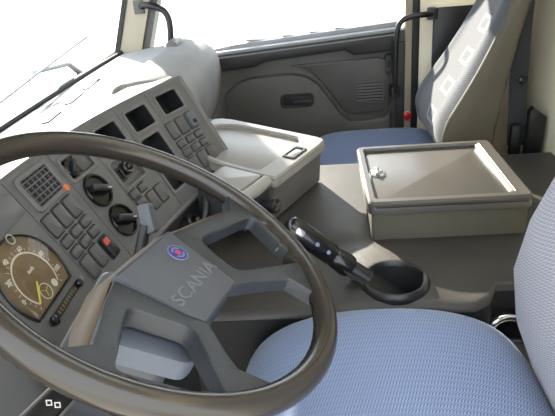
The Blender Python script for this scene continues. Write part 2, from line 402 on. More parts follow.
obj('collar_floor', *lathe(fr, [(.048, -.060), (.048, -.054), (.01, -.052)], 28), 'pocket', ec)

# ================================================================== DASHBOARD
K = .62; X0, Y0, ZT = .15, .287, .818; AL = math.radians(60); TB = .252
def dtopc(s):
    if s <= 0: return V((X0+s, Y0, ZT)), 0.
    th = K*s; return V((X0+math.sin(th)/K, Y0-(1-math.cos(th))/K, ZT)), th
def PF(s, t, n=0):           # frame on the panel: x along, y up the face, z out
    T, th = dtopc(s); D = V((-math.cos(AL)*math.sin(th), -math.cos(AL)*math.cos(th), -math.sin(AL)))
    fr = Fr(T+D*t, (math.cos(th), -math.sin(th), 0), -D); fr.o = fr.o+fr.z*n; return fr
def PP(s, t, n=0): return PF(s, t, n).o
dash = thing('dashboard', 'grey wrap-around truck dashboard with switches, gauge and empty radio slots', 'dashboard', (.55, .35, .4))
SE = .692
# binnacle body behind the modules, with the sloping top
def sect(s):
    T, th = dtopc(s); fwd = V((math.sin(th), math.cos(th), 0))
    q = PF(s, 0); 
    pts = [PP(s, TB+.004, -.016), PP(s, TB-.02, -.060), PP(s, .015, -.060), PP(s, -.001, -.014), PP(s, -.004, -.006), PP(s, -.005, -.003)]
    tp = T+V((0, 0, .002))
    pts += [tp+fwd*.012, tp+fwd*.03+V((0, 0, -.001)), V((T.x+fwd.x*.06, T.y+.07, .806)), V((T.x+.02, .40, .781)), V((T.x+.02, .46, .774)), V((T.x+.02, .535, .765)), V((T.x+.02, .545, .55))]
    b = PP(s, TB+.004, -.016); pts += [V((b.x, b.y+.10, .50)), V((b.x, b.y+.03, .545))]
    return pts
secs = [sect(s) for s in lins(-.56, SE-.02, 40)]
last = sect(SE-.004); cen = sum(last, V((0, 0, 0)))/len(last)
secs.append([q for q in last])
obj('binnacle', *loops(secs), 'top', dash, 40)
# modules (skins with real pockets)
HOLES = {'slot_a': (.326, .404, .020, .068, .05), 'slot_e': (.443, .525, .020, .070, .05), 'slot_f': (.567, .650, .018, .068, .05),
         'slot_g': (.434, .512, .086, .216, .035), 'vent': (.071, .155, .017, .069, .018), 'dialrec': (.190, .272, .030, .073, .008), 'sock': (.303, .388, .088, .146, .010)}
def module(s0, s1, holes, nm='panel_module'):
    ss = sorted(set([s0, s1]+[h for k in holes for h in HOLES[k][:2]]+[a for a in lins(s0, s1, max(3, int((s1-s0)/.02)+1))]))
    tt = sorted(set([0, TB]+[h for k in holes for h in HOLES[k][2:4]]+lins(0, TB, 7)))
    g = G(); idx = {}
    def vi(s, t, n):
        key = (round(s, 5), round(t, 5), n)
        if key not in idx: idx[key] = len(g.v); g.v.append(PP(s, t, n))
        return idx[key]
    def hole(s, t): return any(HOLES[k][0] < s < HOLES[k][1] and HOLES[k][2] < t < HOLES[k][3] for k in holes)
    for i in range(len(ss)-1):
        for j in range(len(tt)-1):
            if hole((ss[i]+ss[i+1])/2, (tt[j]+tt[j+1])/2): continue
            g.f.append((vi(ss[i], tt[j], 0), vi(ss[i+1], tt[j], 0), vi(ss[i+1], tt[j+1], 0), vi(ss[i], tt[j+1], 0)))
    per = [(s, 0) for s in ss]+[(s1, t) for t in tt[1:]]+[(s, TB) for s in ss[-2::-1]]+[(s0, t) for t in tt[-2:0:-1]]
    for a, b in zip(per, per[1:]+per[:1]): g.f.append((vi(*a, 0), vi(*b, 0), vi(*b, -.014), vi(*a, -.014)))
    mo = g.obj(nm, 'module', dash, 30)
    for k in holes:
        a, b, c, d, dep = HOLES[k]; e = PF((a+b)/2, (c+d)/2); w_, h_ = b-a, d-c
        ri = rr(w_, h_, .0005, 1)
        v, f = loops([[e(x, y, 0) for x, y in ri], [e(x*.97, y*.97, -dep) for x, y in ri]], False, True)
        obj('pocket', v, f, 'pocket' if k.startswith('slot') else ('gap' if k == 'vent' else 'module'), mo)
        obj('bezel', *ringslab(e, rr(w_+.010, h_+.010, .007), rr(w_-.004, h_-.004, .005), -.001, .0025, .001), 'dash', mo)
    return mo
module(-.56, -.132, []); module(-.130, .0435, []); module(.0455, .1765, ['vent']); module(.1785, .2905, ['dialrec'])
module(.2925, .4225, ['slot_a', 'sock']); module(.4245, .5425, ['slot_e', 'slot_g']); module(.5445, SE, ['slot_f'])
# panel frame: rolled top lip and lower lip along the whole face
def lip(t, r, n, s0=-.56, s1=SE, name='face_lip'):
    pts = [PP(s, t, n) for s in lins(s0, s1, 40)]
    return obj(name, *tube(pts, r, 10), 'dash', dash)
lip(-.001, .0055, -.004); lip(TB+.002, .007, -.004)
obj('face_end', *tube([PP(SE+.010*max(0, t)/TB, t, -.006) for t in lins(-.001, TB+.002, 12)], .0095, 12), 'dash', dash)
obj('face_end_cap', *loops([[PP(SE+.001, t, n) for t, n in ((-.003, -.001), (TB, -.001), (TB, -.03), (.12, -.10), (-.003, -.05))], [PP(SE+.006, t, n) for t, n in ((-.001, -.006), (TB-.003, -.006), (TB-.003, -.03), (.12, -.10), (-.001, -.05))]]), 'dash', dash)

# blank trim plate left of the vent
obj('blank_plate', *slab(PF(-.02, .037), rr(.118, .042, .012), -.001, .003, .0012), 'module', dash)
obj('blank_plate', *slab(PF(-.215, .037), rr(.13, .042, .012), -.001, .003, .0012), 'module', dash)
# air vent: lattice
vh = HOLES['vent']; vf = PF((vh[0]+vh[1])/2, (vh[2]+vh[3])/2)
ven = obj('vent_bezel', *ringslab(vf, rr(.100, .066, .010), rr(.080, .048, .004), -.001, .005, .0015), 'dash', dash)
for i in range(6): obj('vent_slat', *slab(vf.at(-.033+.0132*i, 0, -.008), rr(.0032, .052, .0008, 1), 0, .009, .0008), 'switch', ven)
for i in range(5): obj('vent_slat', *slab(vf.at(0, -.0196+.0098*i, -.006), rr(.084, .0026, .0008, 1), 0, .009, .0006), 'switch', ven)
obj('orange_marker', *lathe(PF(.157, .071), [(.0075, 0), (.0075, .003), (.006, .005), (.002, .0058)], 16), 'orange', dash)
# rocker switches
def rocker(s, t, w_, h_, mat='switch', proud=.004):
    fr = PF(s, t)
    o = obj('rocker_switch', *slab(fr, rr(w_, h_, .004), -.001, proud, .0016), mat, dash)
    obj('switch_frame', *ringslab(fr, rr(w_+.0055, h_+.0055, .0055), rr(w_+.001, h_+.001, .0042), -.001, .0007, .0003), 'gap', o)
    return o
for s in (.066, .102, .138): rocker(s, .1005, .027, .036)
for s in (.066, .102, .138):
    for t in (.134, .1565): rocker(s, t, .027, .0145)
for s in (.066, .104): rocker(s, .189, .027, .036)
hz = rocker(.142, .194, .026, .040, 'black', .007)
obj('red_lamp', *slab(PF(.138, .183, .007), rr(.015, .012, .003), -.001, .0014, .0006), 'lampred', hz)
for s in (-.30, -.26, -.22): rocker(s, .11, .027, .036)
for s, t in ((.310, .1625), (.346, .1625), (.312, .183)): rocker(s, t, .026, .0145)
for s in (.352, .389): rocker(s, .197, .027, .036)
rocker(.312, .207, .026, .018)
rocker(.558, .104, .030, .038); rocker(.598, .104, .030, .038)
rk = rocker(.640, .103, .027, .038, 'stalkg', .010)
obj('switch_window', *slab(PF(.640, .110, .010), rr(.014, .010, .002), -.001, .0012, .0004), 'gap', rk)
for s in (.557, .597, .636):
    for t in (.140, .1635): rocker(s, t, .027, .0145)
for s in (.556, .599, .642): rocker(s, .197, .030, .036)
# rotary knobs
def rotary(s, t, r):
    fr = PF(s, t)
    o = obj('rotary_knob', *lathe(fr, [(r, -.001), (r, .005), (r*.96, .007), (r*.86, .007), (r*.80, .003)], 36), 'gloss', dash)
    a = Fr(fr.o, fr.x*math.cos(-.5)+fr.y*math.sin(-.5), fr.y*math.cos(-.5)-fr.x*math.sin(-.5))
    obj('grip', *slab(a, rr(r*1.45, r*.42, .003), .002, .017, .003), 'black', o)
    obj('mark', *slab(a.at(r*.52, 0, .017), rr(r*.3, .0016, .0006, 1), -.0005, .0005, 0), 'white', o)
    return o
rotary(.224, .111, .033); rotary(.227, .182, .033)
rec = PF(.208, .0515, -.008)
ro = obj('rotary_knob', *lathe(rec, [(.018, 0), (.018, .010), (.016, .012), (.004, .012)], 28), 'gloss', dash)
obj('grip', *slab(Fr(rec.o, rec.x+rec.y*.8, rec.y-rec.x*.8), rr(.030, .008, .003), .008, .020, .002), 'black', ro)
obj('slide_plate', *slab(PF(.250, .0515, -.008), rr(.036, .034, .006), 0, .006, .0015), 'switch', dash)
# lighter socket and power socket in their recess
sf = PF(.348, .113, -.010)
li = obj('lighter_socket', *lathe(sf, [(.014, 0), (.014, .012), (.012, .014), (.0095, .014), (.0095, .006)], 28), 'black', dash)
obj('lighter_ring', *lathe(sf, [(.0118, .0138), (.0118, .0155), (.0098, .0155), (.0098, .0138)], 28, False), 'chrome', li)
obj('lighter_knob', *lathe(sf, [(.008, .005), (.008, .019), (.006, .021), (.001, .021)], 20), 'gloss', li)
ps = obj('power_socket', *ringslab(PF(.318, .117, -.010), rr(.024, .030, .003), rr(.014, .019, .002), 0, .008, .001), 'black', dash)
obj('socket_floor', *slab(PF(.318, .117, -.010), rr(.015, .020, .001), 0, .003, .0003), 'pocket', ps)
# small lamp strip / slider under the gauge
stf = PF(-.037, .188)
sl = obj('slider_track', *slab(stf, rr(.112, .011, .0055), -.001, .0022, .0008), 'black', dash)
for i in range(9): obj('slider_tick', *slab(stf.at(-.028+.0075*i, 0, .0022), rr(.0028, .0062, .0006, 1), -.0005, .0007, 0), 'dial', sl)
obj('slider_end', *lathe(stf.at(-.047, 0, .002), [(.0072, 0), (.0072, .004), (.005, .0055), (.001, .0055)], 18), 'gloss', sl)
obj('slider_end', *lathe(stf.at(.046, 0, .002), [(.0066, 0), (.0066, .004), (.005, .006), (.001, .006)], 18), 'gloss', sl)
obj('slider_tip', *slab(stf.at(.054, .002, .002), rr(.005, .007, .001), 0, .007, .001), 'pale', sl)
# gauge
gf = PF(-.048, .131)
def gauge_outline(r, cut):
    a0 = -math.asin(cut/r); out = []
    for i in range(33):
        a = a0+(math.pi-2*a0)*i/32; out.append((r*math.cos(a), r*math.sin(a)))
    return out
go = gauge_outline(.067, .038)
ga = obj('gauge', *ringslab(gf, gauge_outline(.0705, .0415), go, -.001, .005, .0015), 'black', dash)
obj('dial_face', *slab(gf, go, -.001, .0008, 0), 'dial', ga)
g = G()
def arc_band(fr, r0, r1, a0, a1, z, n=40):
    g = G(); v = []
    for i in range(n+1):
        a = math.radians(a0+(a1-a0)*i/n); v += [fr(r0*math.cos(a), r0*math.sin(a), z), fr(r1*math.cos(a), r1*math.sin(a), z)]
    return v, [(2*i, 2*i+1, 2*i+3, 2*i+2) for i in range(n)]
obj('scale_arc', *arc_band(gf, .0395, .0425, -42, 222, .0012), 'print', ga)
g = G()
for i in range(25):
    a = math.radians(-42+264*i/24); L = .004 if i % 4 else .006
    tf = Fr(gf(.0445*math.cos(a), .0445*math.sin(a), .0011), gf.x*math.cos(a)+gf.y*math.sin(a), gf.y*math.cos(a)-gf.x*math.sin(a))
    g.add(*slab(tf.at(L/2, 0), rr(L, .0009, .0002, 1), 0, .0002, 0))
o = g.obj('scale_ticks', 'print', ga); o['kind'] = 'stuff'
for s, t, tx in ((-.098, .139, '0'), (-.093, .107, '20'), (-.069, .085, '40'), (-.030, .087, '60'), (-.003, .115, '80'), (.000, .147, '100')):
    text('numeral', tx, PF(s, t, .0012), .0105, 'print', ga, .0002, .0003)
obj('scale_spot', *lathe(PF(-.026, .157, .0008), [(.0062, 0), (.0062, .0005), (.001, .0006)], 18), 'print', ga)
text('unit_mark', 'km/h', PF(-.044, .118, .0012), .008, 'print', ga, .0002, .0002)
sf = PF(-.052, .154, .0012)
obj('small_dial_ring', *lathe(sf, [(.0128, 0), (.0128, .0004), (.0112, .0004), (.0112, 0)], 28, False), 'print', ga)
for a in (20, 140, 250):
    r = math.radians(a); h = Fr(sf(.0, .0, .0004), sf.x*math.cos(r)+sf.y*math.sin(r), sf.y*math.cos(r)-sf.x*math.sin(r))
    obj('small_hand', *slab(h.at(.004, 0), rr(.009, .0013, .0004, 1), 0, .0004, 0), 'yellow', ga)
nd = PP(-.081, .158, .003)-PP(-.054, .134, .003)
nf = Fr(PP(-.0675, .146, .003), nd, gf.y)
obj('needle', *slab(Fr(nf.o, nf.x, gf.z.cross(nf.x), gf.z), rr(nd.length, .003, .001, 1), 0, .001, .0003), 'yellow', ga)
obj('gauge_lens', *slab(gf, offset(go, .0005), .0035, .0044, .0004), 'lens', ga)
obj('lock_ring', *lathe(PF(-.033, .068, .003), [(.0085, -.003), (.0085, .002), (.0062, .002), (.0062, -.001)], 22, False), 'silver', ga)
# fascia below the modules and column surround
def low_sect(s):
    b = PP(s, TB+.010, -.004); T, th = dtopc(s); fwd = V((math.sin(th), math.cos(th), 0))
    return [b, b+fwd*.02+V((0, 0, -.09)), b+fwd*.05+V((0, 0, -.20)), b+fwd*.09+V((0, 0, -.36)), b+fwd*.16+V((0, 0, -.36)), b+fwd*.12+V((0, 0, -.05))]
obj('lower_fascia', *loops([low_sect(s) for s in lins(-.56, .66, 30)]), 'lower', dash)
# passenger side dash pad
prof = [(.535, .765), (.46, .774), (.40, .781), (.315, .790), (.305, .803), (.285, .806), (.235, .800), (.195, .785), (.168, .760), (.155, .725), (.152, .68), (.160, .62), (.175, .56), (.20, .51), (.26, .48), (.54, .48)]
def psec(x):
    k = 1.0 if x < 1.49 else (1-.5*((x-1.49)/.04)**2*.12)
    q = max(0, min(1, (.90-x)/.07))
    return [V((x, y if y > .30 else y+(.30+.0005*i-y)*q, .64+(z-.64)*k)) for i, (y, z) in enumerate(prof)]
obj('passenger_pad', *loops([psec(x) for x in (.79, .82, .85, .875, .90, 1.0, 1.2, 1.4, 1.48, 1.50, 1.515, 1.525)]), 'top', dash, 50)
obj('top_seam', *slab(Fr((.845, .355, .7858), (1, 0, .0), (0, 1, -.107)), rr(.003, .085, .001, 1), -.001, .0012, .0003), 'gap', dash)
for x, y, L in ((.33, .40, .10), (.50, .405, .10), (.669, .413, .09), (.835, .424, .105), (.993, .433, .115)):
    obj('defrost_slot', *slab(Fr((x, y, .781-(y-.40)*.117), (1, .05, 0), (0, 1, -.117)), rr(L, .017, .004, 2), -.002, .0030, .0005), 'gap', dash)
obj('corner_vent', *slab(Fr((1.40, .28, .806), (1, 0, 0), (0, 1, .03)), rr(.10, .034, .006), -.004, .012, .004), 'dash', dash)
obj('end_bolt', *lathe(Fr((1.523, .175, .735), (0, 1, 0), (0, 0, 1), (1, 0, 0)), [(.006, 0), (.006, .006), (.001, .006)], 12), 'red', dash)

# ================================================================== STORAGE CONSOLE with tray lid, beside the panel
CH = math.radians(27)
ca, cb = V((math.cos(CH), -math.sin(CH), 0)), V((math.sin(CH), math.cos(CH), 0))    # along (far), forwards
slope = .035/.37
P3 = V((.602, -.092, .628))
CFr = Fr(P3, ca, cb+V((0, 0, slope)))        # top of the lid: x far, y forwards, z up
cons = thing('storage_console', 'grey storage console with pale tray lid, beside the switch panel', 'console', (.78, 0, .47))
LW, LD = .272, .36
lidpl = [(0.006, 0), (LW-.02, 0), (LW, .016), (LW, .14), (LW-.0, LD), (.05, LD), (.0, .14), (0, .008)]
obj('console_body', *slab(CFr, offset(lidpl, .009), -.113, -.026, .003), 'dash', cons)
lid = obj('tray_lid', *slab(CFr, lidpl, -.026, -.010, .003), 'tray', cons)
inn = [(.022, .055), (LW-.05, .055), (LW-.028, .075), (LW-.028, LD-.10), (LW-.06, LD-.04), (.07, LD-.04), (.02, .16), (.018, .06)]
def resample(pl, n=64):
    L = [0]
    for a, b in zip(pl, pl[1:]+pl[:1]): L.append(L[-1]+(V(b)-V(a)).length)
    out = []
    for k in range(n):
        d = L[-1]*k/n
        for i in range(len(pl)):
            if L[i] <= d < L[i+1]+1e-12:
                a, b = V(pl[i]), V(pl[(i+1) % len(pl)]); q = a+(b-a)*((d-L[i])/(L[i+1]-L[i])); out.append((q.x, q.y)); break
    return out
def chaikin(pl, k=2):
    for _ in range(k):
        out = []
        for a, b in zip(pl, pl[1:]+pl[:1]):
            out += [(a[0]*.82+b[0]*.18, a[1]*.82+b[1]*.18), (a[0]*.18+b[0]*.82, a[1]*.18+b[1]*.82)]
        pl = out
    return pl
ro_, ri_ = chaikin(lidpl, 2), chaikin(inn, 2)
obj('lid_rim', *ringslab(CFr, ro_, ri_, -.012, 0, .004), 'tray', lid)
lf = CFr.at(.145, .030)
la = obj('latch', *ringslab(lf, rr(.074, .034, .006), rr(.054, .022, .004), -.004, .003, .0015), 'black', cons)
obj('latch_flap', *slab(lf, rr(.050, .021, .003), -.004, .001, .001), 'silver', la)
# ashtray unit at the near end of the console
AF = Fr(P3-ca*.115+cb*.010+V((0, 0, .008)), ca, cb+V((0, 0, slope)))
obj('front_seam', *slab(CFr.at(LW-.10, LD-.018), rr(.20, .0025, .001, 1), -.001, .0008, 0), 'gap', lid)
at = thing('ashtray', 'small pale ashtray drawer with rounded silver edge beside the tray lid', 'ashtray', (.55, 0, .53))
apl = [(0, 0), (.100, 0), (.100, .12), (0, .12)]
obj('ashtray_body', *slab(AF, apl, -.09, -.006, .003), 'lower', at)
obj('top_plate', *slab(AF.at(.05, .066), rr(.092, .10, .006), -.007, .002, .002), 'tray', at)
obj('rounded_edge', *tube([AF(.004, .004, -.012), AF(.05, .002, -.012), AF(.098, .004, -.012)], [.014, .0145, .014], 16), 'tray', at)
kf = Fr(P3-ca*.055+cb*-.014+V((0, 0, -.040)), ca, V((0, 0, 1)), -cb)
kn = thing('knob', 'round black knob with cross grip below the ashtray', 'knob', kf.o)
obj('knob_body', *lathe(kf, [(.011, -.02), (.011, 0), (.018, .001), (.018, .015), (.015, .018), (.002, .018)], 24), 'black', kn)
for a in (.6, 2.17): obj('cross_bar', *slab(Fr(kf.o, kf.x*math.cos(a)+kf.y*math.sin(a), kf.y*math.cos(a)-kf.x*math.sin(a)), rr(.023, .005, .002), .016, .022, .001), 'switch', kn)

# ================================================================== STORAGE BOX on the engine cover
bx0, bx1, by0, by1 = .503, .842, -.622, -.287
sb = thing('storage_box', 'olive-grey box with grey tray lid standing on the engine cover', 'box', ((bx0+bx1)/2, (by0+by1)/2, .505))
bf = Fr(((bx0+bx1)/2, (by0+by1)/2, .60), (1, 0, 0), (0, 1, 0))
W_, D_ = bx1-bx0, by1-by0
obj('box_body', *slab(bf, rr(W_-.012, D_-.014, .008), -.0895, -.020, .003), 'box', sb)
bl = obj('box_lid', *slab(bf, rr(W_, D_, .014), -.026, -.008, .002), 'lid', sb)
inner = [(W_/2-.022, D_/2-.020), (-W_/2+.024, D_/2-.020), (-W_/2+.024, -D_/2+.036), (W_/2-.022, -D_/2+.036)]
def rrpoly(pl, r):
    out = []
    for i in range(len(pl)):
        a, b, c = V(pl[i-1]), V(pl[i]), V(pl[(i+1) % len(pl)])
        p, q = b+(a-b).normalized()*r, b+(c-b).normalized()*r
        for k in range(5):
            t = k/4; z = p*(1-t)**2+b*2*t*(1-t)+q*t*t; out.append((z.x, z.y))
    return out
outer = [(W_/2, D_/2), (-W_/2, D_/2), (-W_/2, -D_/2), (W_/2, -D_/2)]
obj('lid_rim', *ringslab(bf, rrpoly(outer, .016), rrpoly(inner, .006), -.012, .001, .005), 'lid', bl)
obj('lid_ridge', *slab(bf.at(0, -D_/2+.035), rr(W_-.05, .012, .005), -.010, .001, .004), 'tray', bl)
lf = bf.at(.005, D_/2-.038, -.008)
lt = obj('box_latch', *slab(lf, rr(.034, .030, .003), 0, .005, .0015), 'silver', sb)
obj('latch_barrel', *tube([lf(-.017, .002, .006), lf(.017, .002, .006)], .0055, 12), 'silver', lt)
obj('key_slot', *slab(lf.at(0, -.008, .005), rr(.008, .006, .002), -.001, .0008, 0), 'gap', lt)

# ================================================================== GEAR LEVER
gl = thing('gear_lever', 'black gear lever with studded grip leaning out of the round collar', 'gear lever', (.345, -.29, .52))
base, hin, tip = V((.340, -.310, .490)), V((.352, -.232, .548)), V((.352, -.128, .642))
obj('boot', *loops([[base.lerp(hin, k)+V((r*math.cos(a), r*math.sin(a)*.9, r*math.sin(a)*.45)) for a in [2*math.pi*i/20 for i in range(20)]] for k, r in ((-.15, .044), (.05, .043), (.2, .038), (.4, .041), (.5, .034), (.75, .033), (.95, .024))]), 'rubber', gl)
obj('shaft', *tube([base.lerp(hin, .5), hin], .017, 14), 'black', gl)
ax = (tip-hin).normalized()
gr = obj('grip', *tube([hin-ax*.012, hin-ax*.006, hin+ax*.004, hin+ax*.03, hin+ax*.034, hin+ax*.038, hin+ax*.09, hin+ax*.125, hin+ax*.136, hin+ax*.142], [.015, .021, .0225, .0205, .0185, .021, .0215, .022, .019, .009], 18), 'gloss', gl)
gfz = Fr(hin, ax, (1, 0, 0)); side = (CAMPOS-hin); side = (side-ax*side.dot(ax)).normalized()
for d in (.052, .078): obj('stud', *lathe(Fr(hin+ax*d+side*.0205, ax, side.cross(ax), side), [(.004, 0), (.004, .002), (.001, .003)], 12), 'pale', gr)
obj('grip_button', *slab(Fr(hin+ax*.118+side*.0205, ax, side.cross(ax), side), rr(.018, .012, .004), 0, .004, .001), 'silver', gr)

# ================================================================== SEATS
def superloft(name, mat, parent, xs_, prof_fn, uvs=1.0):
    pass
def cushion(name, x0, x1, y0, y1, zb, zc, ztop, mat, parent, p=2.5, bol=.018, nx=34, ny=34):
    """soft cushion: arched along y, edges rolled over, slightly dished"""
    cx, cy, hx, hy = (x0+x1)/2, (y0+y1)/2, (x1-x0)/2, (y1-y0)/2
    def sp(n): return [math.sin(math.pi/2*q) if abs(q) > .0 else 0 for q in lins(-1, 1, n)]
    us, vs2 = sp(nx), sp(ny)
    def fn(a, b):
        za = (max(0, 1-abs(b)**p))**(1/p); ex = (max(0, 1-abs(a)**5))**(1/5)
        pl_ = (1-.03*(abs(a)**4)*(abs(b)**6)*4)
        dish = bol*(abs(a)**2.2-.5)*za
        return V((cx+hx*a*(1-.06*abs(b)**4), cy+hy*b*(1-.07*abs(a)**4), zc+(ztop-zc)*za*ex+dish*ex))
    v, f = grid(fn, us, vs2); g = G(); g.add(v, f); n = nx
    per = list(range(n))+[j*n+n-1 for j in range(1, ny)]+[(ny-1)*n+i for i in range(n-2, -1, -1)]+[j*n for j in range(ny-2, 0, -1)]
    uv = [(q.x, q.y) for q in v]
    prev = per
    for dz, sc_ in ((-.02, 1.0), (zb-zc+.02, 1.0), (zb-zc, .97)):
        k = len(g.v); g.v += [V((cx+(v[i].x-cx)*sc_, cy+(v[i].y-cy)*sc_, zc+dz)) for i in per]
        uv += [(q.x+q.z, q.y) for q in g.v[k:]]
        m2 = len(per)
        for i in range(m2): j = (i+1) % m2; g.f.append((prev[i], prev[j], k+j, k+i))
        prev = list(range(k, k+m2))
    g.f.append(tuple(prev))
    return obj(name, g.v, g.f, mat, parent, 60, uv)
def backrest(name, x0, x1, tab, thick, mat, parent, p=4.5, n=40, uvoff=0):
    """tab: (z, front y, width factor); rounded cross-sections stacked upwards"""
    rings = []; uv = []; cx = (x0+x1)/2; hx = (x1-x0)/2
    for z, y, k in tab:
        ring = []
        for i in range(n):
            a = 2*math.pi*i/n; c, s = math.cos(a), math.sin(a)
            ring.append(V((cx+hx*k*math.copysign(abs(c)**(2/p), c), y-thick+thick*(.35+.65*k)*math.copysign(abs(s)**(2/3.0), s)-(.0 if s < 0 else .0), z)))
            uv.append((ring[-1].x+.6*ring[-1].y, z+.4*ring[-1].y))
        rings.append(ring)
    v, f = loops(rings)
    return obj(name, v, f, mat, parent, 60, uv)
ds = thing('driver_seat', 'blue woven driver seat nearest the steering wheel', 'seat', (0, -.30, 0))
obj('seat_cushion', [], [], 'seat', ds) if False else cushion('seat_cushion', -.265, .2625, -.530, -.033, .36, .400, .551, 'seat', ds, 2.3)
tab = [(z, y+.022, k) for z, y, k in ((.36, -.60, .70), (.40, -.565, .86), (.45, -.535, .95), (.52, -.512, .99), (.60, -.502, 1), (.68, -.517, 1), (.756, -.545, .99), (.85, -.575, .97), (.95, -.605, .93), (1.05, -.632, .88), (1.12, -.65, .80), (1.17, -.665, .65), (1.19, -.67, .4))]
backrest('backrest', -.27, .275, tab, .075, 'back', ds)
obj('seat_base', *bbox((-.22, -.52, .10), (.22, -.10, .37), .02), 'black', ds)
obj('seat_pedestal', *bbox((-.18, -.46, .0), (.18, -.14, .11), .01), 'black', ds)
g = G(); g.add(*tube(smooth_path([(.285, -.48, .37), (.292, -.482, .42), (.298, -.497, .446), (.302, -.522, .452), (.302, -.55, .44), (.30, -.565, .40)]), .0085, 12)); g.obj('recliner_handle', 'chrome', ds)
obj('recliner_plate', *bbox((.272, -.58, .30), (.286, -.46, .42), .004), 'black', ds)

pt = thing('passenger_seat', 'pale blue-grey passenger seat with woven square pattern by the far door', 'seat', (1.20, -.45, 0))
cushion('seat_cushion', .99, 1.42, -.60, -.17, .30, .40, .468, 'pcush', pt, 4, .008)
obj('seat_base', *bbox((1.04, -.56, .0), (1.38, -.22, .305), .02), 'black', pt)
fp = [(.44, -.585), (.50, -.545), (.56, -.536), (.61, -.550), (.655, -.576), (.72, -.612), (.786, -.644), (.87, -.680), (.92, -.698), (1.02, -.722), (1.12, -.742), (1.22, -.762), (1.27, -.775)]
rp = [(1.29, -.80), (1.20, -.80), (1.05, -.780), (.92, -.745), (.82, -.722), (.69, -.700), (.55, -.680), (.44, -.68)]
def xfar(z): return interp([(.50, 1.428), (.58, 1.43), (.66, 1.40), (.76, 1.345), (.88, 1.285), (1.0, 1.25), (1.3, 1.22)], z)
poly = [(y, z) for z, y in fp]+[(y, z) for z, y in rp]
SF = Fr((0, 0, 0), (0, 1, 0), (0, 0, 1), (1, 0, 0))
pc = chaikin(poly, 1)
rings = []
for x, d in ((.972, .016), (.976, .007), (.985, .001), (.992, 0), (1.408, 0), (1.415, .001), (1.424, .007), (1.428, .016)):
    rings.append([SF(a, b, .972+(x-.972)*(xfar(b)-.972)/.456) for a, b in (offset(pc, d) if d else pc)])
obj('backrest_shell', *loops(rings), 'seatside', pt)
v = []; uv = []; zz = lins(.445, 1.265, 40); us = lins(0, 1, 25); f = []
inv = [(z, y) for z, y in fp]; L = 0; py = None
for j, z in enumerate(zz):
    y = interp(inv, z)
    if py is not None: L += math.hypot(y-py[0], z-py[1])
    py = (y, z)
    for u in us:
        e = abs(2*u-1); bul = .010*(1-e**6)+.008*math.exp(-((e-.78)/.16)**2)-.004
        end = min(1, min(j, len(zz)-1-j)/3)
        v.append(V((.984+(xfar(z)-.996)*u, y+bul*end, z+bul*.35*end))); uv.append((.45*u, L))
n = len(us); f = [(j*n+i, j*n+i+1, (j+1)*n+i+1, (j+1)*n+i) for j in range(len(zz)-1) for i in range(n-1)]
k = len(v); per = list(range(n))+[j*n+n-1 for j in range(1, len(zz))]+[(len(zz)-1)*n+i for i in range(n-2, -1, -1)]+[j*n for j in range(len(zz)-2, 0, -1)]
v += [v[i]+V((0, -.02, 0)) for i in per]; uv += [uv[i] for i in per]
for i in range(len(per)): j = (i+1) % len(per); f.append((per[i], per[j], k+j, k+i))
obj('backrest_cover', v, f, 'pcloth', pt, 60, uv)

# seat belt hardware behind the passenger seat
sbt = thing('seat_belt', 'dark grey seat belt with black buckle behind the passenger seat', 'seat belt', (1.02, -.77, .51))
def strap(pts, w_, th_=.003):
    rings = []
    for p in pts:
        p = V(p); rings.append([p+V((0, -w_/2, 0)), p+V((0, w_/2, 0)), p+V((th_, w_/2, 0)), p+V((th_, -w_/2, 0))])
    return loops(rings)
obj('webbing', *strap([(1.05, -.765, .50), (1.07, -.763, .66), (1.09, -.765, .85), (1.10, -.775, 1.2), (1.10, -.79, 1.6)], .05), 'belt', sbt)
obj('buckle', *slab(Fr((1.0, -.795, .56), (0, -1, 0), (0, 0, 1), (-1, 0, 0)), [(-.022, -.07), (.022, -.07), (.026, .04), (-.012, .07), (-.022, .055)], -.012, .012, .003), 'black', sbt)
obj('buckle_stem', *slab(Fr((1.03, -.755, .51), (0, -1, 0), (0, 0, 1), (-1, 0, 0)), rr(.03, .12, .006), -.008, .008, .003), 'black', sbt)
obj('guide_loop', *lathe(Fr((1.058, -.768, .69), (0, 1, 0), (0, 0, 1), (-1, 0, 0)), [(.012, 0), (.012, .006), (.004, .008)], 16), 'gloss', sbt)

# ================================================================== STEERING WHEEL
T_ = .556615; WC = V((0, 0, .80)); WU = V((0, math.cos(T_), math.sin(T_))); WN = V((0, -math.sin(T_), math.cos(T_)))
PH = math.radians(-14)
WFm = Fr(WC, V((1, 0, 0))*math.cos(PH)+WU*math.sin(PH), WU*math.cos(PH)-V((1, 0, 0))*math.sin(PH), WN)
sw = thing('steering_wheel', 'large black four-spoke steering wheel with emblem on its centre pad', 'steering wheel', WC)
R0, r0 = .222, .0148
rings = []; NR = 180; ns = 18
SPK = [-10, -51, -129, -170]
for i in range(NR):
    a = 2*math.pi*i/NR; deg = math.degrees(a); deg = deg-360 if deg > 180 else deg
    rip = 0
    for lo, hi in ((-44, -17), (-163, -136)):
        if lo < deg < hi: rip = .0062*max(0, math.sin(math.radians((deg-lo)/(hi-lo)*360*4-90)))*1.0+.001
    ring = []
    for k in range(ns):
        b = 2*math.pi*k/ns; rr_ = r0
        rr_ += rip*max(0, math.cos(b-math.radians(222)))*1.3
        rad = R0+rr_*math.cos(b)*1.0; ring.append(WFm(rad*math.cos(a), rad*math.sin(a), rr_*math.sin(b)*1.08))
    rings.append(ring)
v = [q for r in rings for q in r]; f = [(i*ns+k, i*ns+(k+1) % ns, ((i+1) % NR)*ns+(k+1) % ns, ((i+1) % NR)*ns+k) for i in range(NR) for k in range(ns)]
obj('rim', v, f, 'rim', sw, 60)
